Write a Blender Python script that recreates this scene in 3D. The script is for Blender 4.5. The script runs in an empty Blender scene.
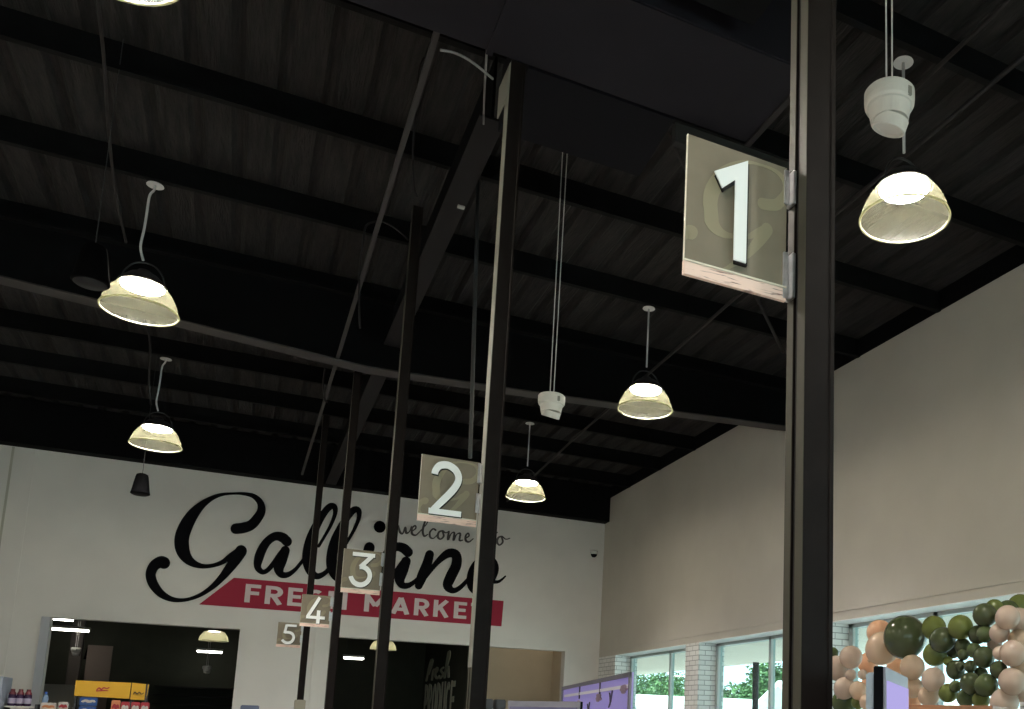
import bpy, bmesh, math, random
from mathutils import Vector, Matrix
random.seed(7)
S = bpy.context.scene
C = bpy.context.collection

# ------------------------------------------------------------------ camera
YAW, PITCH, ROLL = .4698, .1514, -.0270
FPX, CX, CY = 917.2, 703.45, 587.6
EYE = Vector((0, 0, 1.6))
_f = Vector((math.sin(YAW)*math.cos(PITCH), math.cos(YAW)*math.cos(PITCH), math.sin(PITCH)))
_r = Vector((math.cos(YAW), -math.sin(YAW), 0))
_d = _f.cross(_r)
CR = math.cos(ROLL)*_r + math.sin(ROLL)*_d
CD = -math.sin(ROLL)*_r + math.cos(ROLL)*_d
cam = bpy.data.cameras.new('camera')
camo = bpy.data.objects.new('camera', cam); C.objects.link(camo)
m = Matrix((CR, -CD, -_f)).transposed().to_4x4(); m.translation = EYE
camo.matrix_world = m
cam.sensor_fit = 'HORIZONTAL'; cam.sensor_width = 36
cam.lens = 36*FPX/1024
cam.shift_x = -(CX-512)/1024; cam.shift_y = (CY-354.5)/1024
cam.clip_start = .05; cam.clip_end = 300
S.camera = camo

# ------------------------------------------------------------------ world, sun, exposure
w = bpy.data.worlds.new('sky'); S.world = w; w.use_nodes = True
nt = w.node_tree; nt.nodes.clear()
o_ = nt.nodes.new('ShaderNodeOutputWorld'); b_ = nt.nodes.new('ShaderNodeBackground')
b_.inputs[0].default_value = (.84, .92, 1, 1); b_.inputs[1].default_value = 3.0
nt.links.new(b_.outputs[0], o_.inputs[0])
sl = bpy.data.lights.new('sun', 'SUN'); sl.energy = 17.0; sl.angle = .02; sl.color = (1, .95, .86)
so = bpy.data.objects.new('sun', sl); C.objects.link(so)
so.rotation_euler = (math.radians(-10), math.radians(-38), 0)   # shines towards +X: the roof shades the shop
S.view_settings.view_transform = 'Standard'; S.view_settings.look = 'None'
S.view_settings.gamma = 1; S.view_settings.use_curve_mapping = False
S.view_settings.exposure = -0.08
LAMP = 560.0       # radiance of the lamp discs

# ------------------------------------------------------------------ projection helpers (measuring only)
def ray(x, y): return CR*((x-CX)/FPX) + CD*((y-CY)/FPX) + _f
def onX(x, y, v): d = ray(x, y); return EYE + d*(v/d.x)
def onY(x, y, v): d = ray(x, y); return EYE + d*(v/d.y)
def onZ(x, y, v): d = ray(x, y); return EYE + d*((v-1.6)/d.z)
def onD(x, y, v): return EYE + ray(x, y)*v

# ------------------------------------------------------------------ materials
MATS = {}
def mat(name, col, rough=.6, metal=0, spec=.5, noise=0, nscale=8, bump=0, bscale=40, stretch=None, col2=None):
    if name in MATS: return MATS[name]
    M = bpy.data.materials.new(name); M.use_nodes = True; n = M.node_tree; p = n.nodes['Principled BSDF']
    p.inputs['Base Color'].default_value = (*col, 1); p.inputs['Roughness'].default_value = rough
    p.inputs['Metallic'].default_value = metal; p.inputs['Specular IOR Level'].default_value = spec
    tc = n.nodes.new('ShaderNodeTexCoord'); mp = n.nodes.new('ShaderNodeMapping')
    if stretch: mp.inputs['Scale'].default_value = stretch
    n.links.new(tc.outputs['Object'], mp.inputs[0])
    if noise or col2:
        t = n.nodes.new('ShaderNodeTexNoise'); t.inputs['Scale'].default_value = nscale; t.inputs['Detail'].default_value = 6
        n.links.new(mp.outputs[0], t.inputs['Vector'])
        r = n.nodes.new('ShaderNodeValToRGB'); r.color_ramp.elements[0].position = .35; r.color_ramp.elements[1].position = .65
        c2 = col2 or tuple(min(1, c*(1+noise)) for c in col); c1 = col if col2 else tuple(c*(1-noise) for c in col)
        r.color_ramp.elements[0].color = (*c1, 1); r.color_ramp.elements[1].color = (*c2, 1)
        n.links.new(t.outputs[0], r.inputs[0]); n.links.new(r.outputs[0], p.inputs['Base Color'])
    if bump:
        t = n.nodes.new('ShaderNodeTexNoise'); t.inputs['Scale'].default_value = bscale
        b = n.nodes.new('ShaderNodeBump'); b.inputs['Strength'].default_value = bump; b.inputs['Distance'].default_value = .02
        n.links.new(mp.outputs[0], t.inputs['Vector']); n.links.new(t.outputs[0], b.inputs['Height']); n.links.new(b.outputs[0], p.inputs['Normal'])
    MATS[name] = M; return M
def emis(name, col, st):
    if name in MATS: return MATS[name]
    M = bpy.data.materials.new(name); M.use_nodes = True; n = M.node_tree; n.nodes.clear()
    o = n.nodes.new('ShaderNodeOutputMaterial'); e = n.nodes.new('ShaderNodeEmission')
    e.inputs[0].default_value = (*col, 1); e.inputs[1].default_value = st
    n.links.new(e.outputs[0], o.inputs[0]); MATS[name] = M; return M
def sheer(name, col, trans, clear, gloss=.08, rough=.15, tcol=(1, 1, 1)):
    """thin sheet: diffuse-translucent mixed with clear and a little gloss"""
    M = bpy.data.materials.new(name); M.use_nodes = True; n = M.node_tree; n.nodes.clear()
    o = n.nodes.new('ShaderNodeOutputMaterial')
    tl = n.nodes.new('ShaderNodeBsdfTranslucent'); tl.inputs[0].default_value = (*col, 1)
    df = n.nodes.new('ShaderNodeBsdfDiffuse'); df.inputs[0].default_value = (*col, 1)
    tr = n.nodes.new('ShaderNodeBsdfTransparent'); tr.inputs[0].default_value = (*tcol, 1)
    gl = n.nodes.new('ShaderNodeBsdfGlossy'); gl.inputs['Roughness'].default_value = rough
    a = n.nodes.new('ShaderNodeMixShader'); a.inputs[0].default_value = trans
    b = n.nodes.new('ShaderNodeMixShader'); b.inputs[0].default_value = clear
    c = n.nodes.new('ShaderNodeMixShader'); c.inputs[0].default_value = gloss
    n.links.new(df.outputs[0], a.inputs[1]); n.links.new(tl.outputs[0], a.inputs[2])
    n.links.new(a.outputs[0], b.inputs[1]); n.links.new(tr.outputs[0], b.inputs[2])
    n.links.new(b.outputs[0], c.inputs[1]); n.links.new(gl.outputs[0], c.inputs[2])
    n.links.new(c.outputs[0], o.inputs[0]); MATS[name] = M; return M
def brickmat():
    M = bpy.data.materials.new('painted_brick'); M.use_nodes = True; n = M.node_tree; p = n.nodes['Principled BSDF']
    p.inputs['Roughness'].default_value = .5
    g = n.nodes.new('ShaderNodeNewGeometry'); s = n.nodes.new('ShaderNodeSeparateXYZ'); n.links.new(g.outputs['Position'], s.inputs[0])
    ad = n.nodes.new('ShaderNodeMath'); n.links.new(s.outputs[0], ad.inputs[0]); n.links.new(s.outputs[1], ad.inputs[1])
    cb = n.nodes.new('ShaderNodeCombineXYZ'); n.links.new(ad.outputs[0], cb.inputs[0]); n.links.new(s.outputs[2], cb.inputs[1])
    t = n.nodes.new('ShaderNodeTexBrick'); t.inputs['Scale'].default_value = 1
    t.inputs['Brick Width'].default_value = .23; t.inputs['Row Height'].default_value = .086; t.inputs['Mortar Size'].default_value = .006
    t.inputs['Color1'].default_value = (.80, .80, .78, 1); t.inputs['Color2'].default_value = (.70, .70, .68, 1); t.inputs['Mortar'].default_value = (.30, .30, .29, 1)
    n.links.new(cb.outputs[0], t.inputs[0]); n.links.new(t.outputs['Color'], p.inputs['Base Color'])
    b = n.nodes.new('ShaderNodeBump'); b.inputs['Strength'].default_value = .6; b.inputs['Distance'].default_value = .008; b.invert = True
    n.links.new(t.outputs['Fac'], b.inputs['Height']); n.links.new(b.outputs[0], p.inputs['Normal'])
    return M
M_wall = mat('wall_paint', (.68, .65, .62), .75, noise=.03, nscale=1.5)
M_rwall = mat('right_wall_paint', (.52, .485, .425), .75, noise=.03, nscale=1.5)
M_beige = mat('beige_paint', (.50, .42, .31), .8, noise=.04, nscale=2)
M_darkg = mat('dark_green_paint', (.05, .053, .034), .7, noise=.1, nscale=3)
M_deck = mat('black_deck', (.0035, .003, .0034), .95, col2=(.019, .0155, .0155), nscale=3, stretch=(6, .7, 6), bump=.8, bscale=9)
M_purlin = mat('purlin_black', (.0030, .0028, .0034), .85, spec=.15, noise=.35, nscale=5, bump=.2)
M_web = mat('beam_black', (.0020, .0020, .0028), .85, spec=.12, noise=.1, nscale=3)
M_flange = mat('flange_grey', (.021, .0175, .0185), .65, spec=.2, noise=.2, nscale=6)
M_duct = mat('duct_black', (.0125, .0108, .0150), .8, spec=.15, noise=.08, nscale=3)
M_post = mat('post_bronze', (.0095, .0068, .0062), .5, spec=.08, noise=.12, nscale=14)
M_postin = mat('slot_black', (.008, .007, .007), .8)
M_alu = mat('brushed_aluminium', (.62, .61, .62), .3, metal=.9, noise=.1, nscale=30)
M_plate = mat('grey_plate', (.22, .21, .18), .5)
M_black = mat('logo_black', (.004, .004, .0055), .8, spec=.05)
M_red = mat('banner_red', (.33, .030, .058), .7, spec=.1)
M_pink = mat('banner_letters', (.66, .55, .56), .6)
M_grey = mat('script_grey', (.09, .08, .08), .7, spec=.1)
M_taupe = mat('sign_taupe', (.205, .168, .118), .55, noise=.06, nscale=12)
M_olive = mat('sign_logo_olive', (.275, .235, .15), .55)
M_white = mat('numeral_white', (.95, .95, .94), .4)
M_lamphouse = mat('lamp_housing', (.035, .03, .033), .45)
M_cord = mat('white_cord', (.6, .58, .58), .5)
M_wplast = mat('white_plastic', (.62, .59, .55), .4)
M_wire = mat('steel_wire', (.22, .21, .21), .4, metal=.5)
M_bwire = mat('black_cable', (.03, .03, .032), .5)
M_spk = mat('speaker_black', (.0014, .0014, .0018), .85, spec=.03)
M_brick = brickmat()
M_frame = mat('window_frame', (.45, .5, .49), .4)
M_floor = mat('polished_concrete', (.34, .32, .29), .25, noise=.1, nscale=1.2)
M_disc = emis('lamp_disc', (1, .95, .86), LAMP)
M_tube = emis('tube_light', (1, .97, .86), 14.0)
M_dome = sheer('prismatic_dome', (.038, .037, .024), .75, .45, .02, .3, (.72, .70, .62))
M_rim = sheer('dome_rim', (.30, .295, .21), .7, .0, .05, .3)
M_glass = sheer('window_glass', (.9, 1, .98), 0, .97, .5*.1, .02, (.80, .96, .96))

def sign_wood():
    M = mat('pink_plywood', (.82, .60, .52), .6)
    n = M.node_tree; p = n.nodes['Principled BSDF']
    tc = n.nodes.new('ShaderNodeTexCoord'); mp = n.nodes.new('ShaderNodeMapping'); mp.inputs['Scale'].default_value = (9, 9, 90)
    t = n.nodes.new('ShaderNodeTexNoise'); t.inputs['Scale'].default_value = 1.4; t.inputs['Detail'].default_value = 8; t.inputs['Distortion'].default_value = .6
    r = n.nodes.new('ShaderNodeValToRGB'); r.color_ramp.elements[0].position = .33; r.color_ramp.elements[0].color = (.25, .11, .09, 1)
    r.color_ramp.elements[1].position = .45; r.color_ramp.elements[1].color = (.92, .66, .56, 1)
    n.links.new(tc.outputs['Object'], mp.inputs[0]); n.links.new(mp.outputs[0], t.inputs['Vector']); n.links.new(t.outputs[0], r.inputs[0]); n.links.new(r.outputs[0], p.inputs['Base Color'])
    return M
M_wood = sign_wood()
M_edge = mat('sign_edge_cream', (.75, .68, .55), .6)

# ------------------------------------------------------------------ mesh helpers
ROOT = {}
def obj(name, bm, m, parent=None, loc=None, smooth=False):
    """links bm (world coordinates) as one mesh; origin at loc / the bottom centre / the root's place"""
    if parent is None:
        if loc is None:
            vs = [v.co for v in bm.verts]
            lo = Vector([min(v[i] for v in vs) for i in range(3)]); hi = Vector([max(v[i] for v in vs) for i in range(3)])
            loc = Vector(((lo.x+hi.x)/2, (lo.y+hi.y)/2, lo.z))
        loc = Vector(loc)
    else: loc = ROOT[parent.name]
    bmesh.ops.translate(bm, verts=bm.verts, vec=-loc)
    bmesh.ops.recalc_face_normals(bm, faces=bm.faces)
    me = bpy.data.meshes.new(name); bm.to_mesh(me); bm.free()
    if smooth:
        for p in me.polygons: p.use_smooth = True
    me.materials.append(m)
    o = bpy.data.objects.new(name, me); C.objects.link(o); ROOT[o.name] = loc
    if parent: o.parent = parent
    else: o.location = loc
    return o
def tag(o, label, cat, group=None, kind=None):
    o['label'] = label; o['category'] = cat
    if group: o['group'] = group
    if kind: o['kind'] = kind
    return o
def thing(name, label, cat, loc, group=None):
    o = bpy.data.objects.new(name, None); C.objects.link(o); o.empty_display_size = .1
    o.location = loc; ROOT[o.name] = Vector(loc); return tag(o, label, cat, group)
def struct(name, bm, m, parent=None, smooth=False):
    o = obj(name, bm, m, parent, smooth=smooth)
    if parent is None: o['kind'] = 'structure'
    return o
def copy_tree(o, parent=None):
    c = o.copy(); C.objects.link(c); c.parent = parent
    for ch in list(o.children): copy_tree(ch, c)
    return c
def B(): return bmesh.new()
def box(bm, x0, x1, y0, y1, z0, z1, bev=0):
    g = bmesh.ops.create_cube(bm, size=1); vs = g['verts']
    for v in vs: v.co = Vector(((x0+x1)/2+v.co.x*(x1-x0), (y0+y1)/2+v.co.y*(y1-y0), (z0+z1)/2+v.co.z*(z1-z0)))
    if bev:
        es = list({e for v in vs for e in v.link_edges}); bmesh.ops.bevel(bm, geom=es, offset=bev, segments=2, affect='EDGES')
    return bm
def prism(bm, pts, vec):
    """closed polygon (3-D points) pushed along vec"""
    vec = Vector(vec); a = [bm.verts.new(p) for p in pts]; b = [bm.verts.new(Vector(p)+vec) for p in pts]; n = len(pts)
    bm.faces.new(a); bm.faces.new(b[::-1])
    for i in range(n): bm.faces.new((a[i], b[i], b[(i+1) % n], a[(i+1) % n]))
    return bm
def tube(bm, pts, r, seg=8, cap=True):
    pts = [Vector(p) for p in pts]; n = len(pts); rr = r if isinstance(r, (list, tuple)) else [r]*n
    up = None; rings = []
    for i, p in enumerate(pts):
        t = (pts[min(i+1, n-1)]-pts[max(i-1, 0)]).normalized()
        if up is None: up = t.orthogonal().normalized()
        up = (up - t*up.dot(t)).normalized(); sd = t.cross(up)
        rings.append([bm.verts.new(p+(up*math.cos(a)+sd*math.sin(a))*rr[i]) for a in [2*math.pi*k/seg for k in range(seg)]])
    for i in range(n-1):
        for k in range(seg): bm.faces.new((rings[i][k], rings[i][(k+1) % seg], rings[i+1][(k+1) % seg], rings[i+1][k]))
    if cap: bm.faces.new(rings[0][::-1]); bm.faces.new(rings[-1])
    return bm
def lathe(bm, prof, c, seg=40, closed=False, tilt=None):
    c = Vector(c); rings = []
    for r, z in prof:
        if r < 1e-5: v = Vector((0, 0, z)); v = tilt @ v if tilt else v; rings.append([bm.verts.new(c+v)]); continue
        ring = []
        for k in range(seg):
            a = 2*math.pi*k/seg; v = Vector((r*math.cos(a), r*math.sin(a), z)); v = tilt @ v if tilt else v
            ring.append(bm.verts.new(c+v))
        rings.append(ring)
    n = len(rings)
    for i in range(n if closed else n-1):
        a, b = rings[i], rings[(i+1) % n]
        for k in range(seg):
            k2 = (k+1) % seg
            if len(a) == 1 and len(b) == 1: continue
            if len(a) == 1: bm.faces.new((a[0], b[k], b[k2]))
            elif len(b) == 1: bm.faces.new((a[k], b[0], a[k2]))
            else: bm.faces.new((a[k], b[k], b[k2], a[k2]))
    return bm
def smoothpath(pts, sub=6):
    out = []
    n = len(pts)
    for i in range(n-1):
        p0, p1, p2, p3 = pts[max(i-1, 0)], pts[i], pts[i+1], pts[min(i+2, n-1)]
        for s in range(sub):
            t = s/sub
            out.append(tuple(.5*((2*b)+(-a+c)*t+(2*a-5*b+4*c-d)*t*t+(-a+3*b-3*c+d)*t**3) for a, b, c, d in zip(p0, p1, p2, p3)))
    out.append(tuple(pts[-1])); return out
NST = [0]
def stroke(bm, pts, mapf, push, rnd=True, smooth=True, capseg=7):
    """pen stroke: pts = (x, y, half width) in a 2-D space, mapf(x, y) -> 3-D, push = thickness vector"""
    pts = [q for i, q in enumerate(pts) if i == 0 or math.hypot(q[0]-pts[i-1][0], q[1]-pts[i-1][1]) > 1e-6]
    if smooth: pts = smoothpath(pts)
    n = len(pts); L = []; R = []; NST[0] += 1; off = Vector(push)*.08*(NST[0] % 6)
    for i in range(n):
        a = pts[max(i-1, 0)]; b = pts[min(i+1, n-1)]; tx, ty = b[0]-a[0], b[1]-a[1]; q = math.hypot(tx, ty) or 1; tx /= q; ty /= q
        k = 1
        if not smooth and 0 < i < n-1:      # mitre
            ux, uy = pts[i][0]-a[0], pts[i][1]-a[1]; q2 = math.hypot(ux, uy) or 1
            c = abs((-ty)*(-uy/q2)+tx*(ux/q2)); k = 1/max(c, .35)
        x, y, r = pts[i]; r *= k
        L.append((x-ty*r, y+tx*r)); R.append((x+ty*r, y-tx*r))
    ends = []
    poly = list(L)
    if rnd:
        a = pts[-2]; b = pts[-1]; an = math.atan2(b[1]-a[1], b[0]-a[0])
        poly += [(b[0]+b[2]*math.cos(an+math.pi/2-math.pi*k/capseg), b[1]+b[2]*math.sin(an+math.pi/2-math.pi*k/capseg)) for k in range(1, capseg)]
        nb = len(poly)
    def strip(q, e=0):
        o2 = off+Vector(push)*e; f = [bm.verts.new(Vector(mapf(*p))+o2) for p in q]; g = [bm.verts.new(Vector(mapf(*p))+push+o2) for p in q]
        bm.faces.new(f); bm.faces.new(g[::-1])
        for i in range(len(q)): j = (i+1) % len(q); bm.faces.new((f[i], g[i], g[j], f[j]))
    for i in range(n-1): strip([L[i], L[i+1], R[i+1], R[i]])
    if rnd:
        for e, a in ((pts[0], pts[1]), (pts[-1], pts[-2])):
            strip([(e[0]+e[2]*math.cos(2*math.pi*k/16), e[1]+e[2]*math.sin(2*math.pi*k/16)) for k in range(16)], .04)
    return bm

# block letters: strokes in a unit box (x 0..w, y 0 bottom..1 top)
def arc(cx, cy, rx, ry, a0, a1, n=10): return [(cx+rx*math.cos(math.radians(a0+(a1-a0)*k/n)), cy+ry*math.sin(math.radians(a0+(a1-a0)*k/n))) for k in range(n+1)]
T = .095
FONT = {
 'F': (.55, [[(T, 0), (T, 1)], [(0, 1-T), (.55, 1-T)], [(0, .52), (.5, .52)]]),
 'R': (.62, [[(T, 0), (T, 1)], [(0, 1-T), (.32, 1-T)]+arc(.32, .69, .21, .215, 90, -90)+[(0, .475)], [(.3, .45), (.54, 0)]]),
 'E': (.55, [[(T, 0), (T, 1)], [(0, 1-T), (.55, 1-T)], [(0, .51), (.5, .51)], [(0, T), (.55, T)]]),
 'S': (.6, [arc(.3, .7, .2, .205, 40, 270)+arc(.3, .3, .2, .195, 90, -140)]),
 'H': (.68, [[(T, 0), (T, 1)], [(.68-T, 0), (.68-T, 1)], [(0, .5), (.68, .5)]]),
 'M': (.84, [[(T, 0), (T, 1)], [(.84-T, 0), (.84-T, 1)], [(T, .93), (.42, .35)], [(.42, .35), (.84-T, .93)]]),
 'A': (.74, [[(.1, 0), (.37, .95)], [(.37, .95), (.64, 0)], [(.2, .28), (.54, .28)]]),
 'K': (.66, [[(T, 0), (T, 1)], [(.12, .42), (.56, 1)], [(.27, .6), (.58, 0)]]),
 'T': (.6, [[(.3, 0), (.3, 1)], [(0, 1-T), (.6, 1-T)]]),
 'P': (.6, [[(T, 0), (T, 1)], [(0, 1-T), (.3, 1-T)]+arc(.3, .68, .21, .225, 90, -90)+[(0, .455)]]),
 'O': (.66, [arc(.33, .5, .24, .405, 0, 360, 20)]),
 'D': (.64, [[(T, 0), (T, 1)], [(0, 1-T), (.26, 1-T)]+arc(.26, .5, .29, .405, 90, -90)+[(0, T)]]),
 'U': (.64, [[(T, 1), (T, .32)]+arc(.32, .32, .225, .225, 180, 360)+[(.64-T, 1)]]),
 'C': (.62, [arc(.34, .5, .25, .405, 50, 310, 16)]),
}
def letter(bm, ch, mapf, push, t=T):
    for s in FONT[ch][1]: stroke(bm, [(x, y, t) for x, y in s], mapf, push, rnd=False, smooth=False)

# ================================================================== THE SETTING
WX, FY, RZ = 7.123, 19.0, 6.6      # right wall, far wall, roof line
LX, BY = -9.0, -5.0
def wall_cut(bm, x0, x1, z0, z1, holes, y0, y1, axis='y'):
    """wall slab with rectangular holes (a0, a1, b0, b1) along its length"""
    xs = sorted({x0, x1, *[h[0] for h in holes], *[h[1] for h in holes]}); zs = sorted({z0, z1, *[h[2] for h in holes], *[h[3] for h in holes]})
    for i in range(len(xs)-1):
        run = None
        for j in range(len(zs)-1):
            a, b, c, d = xs[i], xs[i+1], zs[j], zs[j+1]
            if any(h[0] <= a and b <= h[1] and h[2] <= c and d <= h[3] for h in holes): continue
            if axis == 'y': box(bm, a, b, y0, y1, c, d)
            else: box(bm, y0, y1, a, b, c, d)
    bmesh.ops.remove_doubles(bm, verts=bm.verts, dist=1e-4)
    return bm
struct('floor', box(B(), LX-.3, WX+.8, BY-.3, 30, -.12, 0), M_floor)
OP1 = (-2.86, .04, 0, 3.17); OP2 = (1.66, 6.33, 0, 3.15)
struct('wall_far', wall_cut(B(), LX, WX+.8, 0, RZ+.4, [OP1, OP2], FY, FY+.22), M_wall)
struct('wall_left', box(B(), LX-.2, LX, BY, FY+.22, 0, RZ+.4), M_wall)
struct('wall_back', wall_cut(B(), LX-.2, WX+.8, 0, RZ+.4, [(-7, -1, .1, 3.4), (0, 6, .1, 3.4)], BY-.2, BY), M_wall)  # openings made for the added windows behind the camera
# right wall: a deep lintel wall over a row of windows between brick piers
PIER = [(18.03, FY), (14.14, 14.66), (10.25, 10.77), (6.36, 6.88), (2.47, 2.99), (-1.42, -.9)]
struct('wall_right', box(B(), WX, WX+.78, BY, FY, 3.06, RZ), M_rwall)
struct('trim_21', box(B(), WX+.004, WX+.46, BY+.01, FY-.01, 3.052, 3.0605), mat('daylit_soffit', (.92, .92, .9), .6))  # lintel underside whitened: the daylight on it is put into the colour
struct('trim_20', box(B(), WX, WX+.78, BY, FY, RZ, RZ+.4), M_web)
for i, (a, b) in enumerate(PIER):
    struct('trim_%d' % (i+1), box(B(), WX, WX+.5, a, b, 0, 3.06), M_brick)
struct('trim_8', box(B(), WX-.012, WX, BY, FY-.03, 3.175, 3.20), M_rwall)
# casing round the right opening of the far wall, joints of the far wall panels
bm = B(); box(bm, OP2[0]-.0, OP2[1]+.13, FY-.025, FY, 3.15, 3.34); box(bm, OP2[1], OP2[1]+.13, FY-.025, FY, 0, 3.15); struct('trim_9', bm, M_wall)
bm = B(); box(bm, OP1[0]-.13, OP1[0], FY-.03, FY, 0, 3.17); struct('trim_10', bm, mat('corner_guard', (.42, .43, .47), .5))
for k, x in enumerate((-3.73, -3.43, 1.33)):
    struct('trim_%d' % (11+k), box(B(), x, x+.035, FY-.012, FY, 0, 6.05 if k < 2 else 3.3), mat('joint_cover', (.42, .40, .34), .7) if k == 0 else M_wall)
# roof deck: ribs run away from the camera
bm = B(); x = LX; z = 6.86; prof = []
while x < WX+.8:
    prof += [(x, z+.06), (x+.045, z), (x+.25, z), (x+.295, z+.06), (x+.34, z+.06)]; x += .345
ys = [BY, -1, 3, 7, 11, 15, FY+.2]
rows = [[bm.verts.new((px, yy, pz)) for px, pz in prof] for yy in ys]
for r0, r1 in zip(rows, rows[1:]):
    for i in range(len(prof)-1): bm.faces.new((r0[i], r0[i+1], r1[i+1], r1[i]))
top = [[bm.verts.new((px, yy, 7.0)) for px in (LX-.2, WX+.8)] for yy in (BY, FY+.2)]
bm.faces.new((top[0][0], top[0][1], top[1][1], top[1][0]))
struct('ceiling', bm, M_deck)

# purlins across the shop (C sections), one deep cross beam, the eave beam on the far wall
names = {4.79: 'nearest one in view, above the duct', 6.39: 'running behind the black duct', 7.99: 'second before the deep cross beam', 9.58: 'just before the deep cross beam, with lamp canopies under it',
         12.79: 'first beyond the deep cross beam', 14.52: 'second beyond the cross beam, with lamp canopies under it', 16.03: 'third beyond the deep cross beam', 17.6: 'last one before the far wall', 3.19: 'over the near end of the right lamps', 1.59: 'overhead, crossing the first post'}
for y, nm in sorted(names.items()):
    bm = B(); y0 = y-.04; x1 = WX-.005
    box(bm, LX+.01, x1, y0+.05, y0+.062, 6.60, 6.855); box(bm, LX+.01, x1, y0, y0+.062, 6.59, 6.602); box(bm, LX+.01, x1, y0, y0+.008, 6.602, 6.63)
    tag(obj('purlin', bm, M_purlin), 'black steel roof purlin, ' + nm, 'beam', 'roof purlins')
t = thing('cross_beam', 'deep black steel beam across the shop, pale lower flange, deepest in the middle', 'beam', (1.02, 10.7, 5.55))
KS = 1.0526; YB = 10.7*KS
BL = [(LX+.01, 6.37), (-2.51, 5.98), (-.88, 5.882), (1.105, 5.755), (3.23, 5.847), (6.95, 6.065), (WX-.01, 6.08)]
prism(bm := B(), [(x, YB, z) for x, z in BL] + [(WX-.01, YB, 6.85), (LX+.01, YB, 6.85)], (0, .02, 0)); obj('web', bm, M_web, t)
bm = B()
for (a, za), (b, zb) in zip(BL, BL[1:]): prism(bm, [(a, YB-.1, za-.012), (b, YB-.1, zb-.012), (b, YB-.1, zb+.006), (a, YB-.1, za+.006)], (0, .22, 0))
obj('lower_flange', bm, mat('flange_light', (.045, .040, .041), .6, spec=.2), t)
bm = B(); box(bm, LX+.01, WX-.01, YB-.1, YB+.12, 6.62, 6.65); obj('upper_flange', bm, M_purlin, t)
for y0, y1, nm in ((6.35, YB-.11, 'this side of the deep cross beam'), (YB+.13, 18.70, 'beyond the deep cross beam')):
    t = thing('girder', 'black steel girder above the row of checkout posts, ' + nm, 'beam', (1.34, y0, 6.06), 'girders above the posts')
    bm = B(); box(bm, 1.25, 1.44, y0, y1, 6.06, 6.08); obj('lower_flange', bm, mat('girder_black', (.012, .0105, .0115), .7, spec=.15), t)
    bm = B(); box(bm, 1.335, 1.355, y0, y1, 6.08, 6.58); obj('web', bm, M_web, t)
    if y0 < 7: box(bm := B(), 1.37, 1.43, 7.63, 7.67, 6.045, 6.06); obj('clip', bm, mat('pale_tag', (.3, .3, .3), .5), t)
tag(obj('eave_beam', box(B(), LX, WX, 18.72, FY, 6.06, 6.85), M_web), 'black beam lying along the top of the far wall', 'beam')

# ducts
t = thing('duct', 'large flat black air duct hanging above the first posts', 'duct', (0, 4.76, 5.67))
box(bm := B(), -.35, 2.89, 4.36, 5.17, 5.67, 6.3, .01); obj('body', bm, M_duct, t)
bm = B(); box(bm, 1.03, 1.07, 4.35, 5.18, 5.655, 5.672); obj('seam', bm, M_duct, t)
bm = B(); box(bm, 2.86, 2.90, 4.35, 5.18, 5.655, 5.672); obj('flange', bm, M_flange, t)
tag(obj('duct', prism(B(), [(1.30, 5.175, 5.66), (2.31, 5.175, 5.66), (2.37, 5.92, 5.68), (1.30, 5.92, 5.68)], (0, 0, .5)), mat('duct_darker', (.0050, .0045, .0070), .8, spec=.1)), 'darker black duct stub beside the top of the second post', 'duct')
tag(obj('duct', box(B(), .2, 2.36, 2.9, 4.2, 5.67, 6.2), M_web), 'black duct section nearest the camera, at the top edge of the view', 'duct')
tag(obj('angle_bar', box(B(), 2.33, 3.6, 5.19, 5.25, 5.52, 5.66), M_postin), 'short black steel angle right of the duct stub', 'bar')

# pipes and braces under the roof
def rod(name, pts, r, m, label, cat='pipe', group=None, seg=8):
    o = obj(name, tube(B(), pts, r, seg), m, smooth=True); return tag(o, label, cat, group)
rod('sprinkler_pipe', [(4.42, 2.6, 6.2), (4.45, 8, 6.2), (4.6, 14, 6.2), (4.8, 18.7, 6.2)], .018, M_flange, 'long thin black pipe running to the far wall right of the lamps')
rod('conduit', [(3.95, 2.5, 6.2), (4.0, 5.2, 6.2)], .016, M_flange, 'thin conduit near the top right corner beside the long pipe')
o = obj('strut_channel', box(B(), .738, .775, 5.25, 17.2, 5.80, 5.83), mat('strut_grey', (.04, .036, .037), .6, spec=.2)); tag(o, 'grey strut channel left of the girder, hung with loose cables', 'bar')
rod('brace_rod', [tuple(onZ(665, 128, 5.74)), tuple(onZ(703, 205, 6.62))], .012, M_flange, 'thin diagonal brace rod behind the top left of sign 1', 'rod')
pts = [onZ(753, 290, 6.2), onZ(783, 352, 6.62)]; rod('brace_rod', [pts[0], pts[1]], .02, M_flange, 'thin diagonal brace rod below sign 1', 'rod')
def cable(pix, y, r, m, label, **k):
    rod('cable', [tuple(onY(q[0], q[1], q[2] if len(q) > 2 else y)) for q in pix], r, m, label, 'cable', **k)
cable(smoothpath([(425, 55), (419, 70), (417, 100), (413, 150), (414, 185), (417, 197)]), 7.0, .008, M_flange, 'loose grey cable looping off the strut channel near the duct')
cable(smoothpath([(440, 50, 5.34), (455, 53, 5.33), (472, 62, 5.32), (493, 79, 5.26)]), 5.6, .008, M_wire, 'thin pale cable arching from the strut channel to the second post')
cable([(487, 48, 5.18), (485, 80, 5.5), (484, 105, 6.0), (483.5, 124, 6.37)], 5.8, .007, M_wire, 'short pale cable hanging beside the bracket on the second post')
cable(smoothpath([(378, 221), (366, 226), (363, 245), (360, 265), (359, 300), (360, 328)]), 9.0, .010, M_flange, 'dark cable dropping from the strut channel towards the fourth post')
cable(smoothpath([(378, 220), (390, 225), (400, 232), (408, 240)]), 8.4, .008, M_flange, 'thin dark cable running from the strut channel to the third post')
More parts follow.
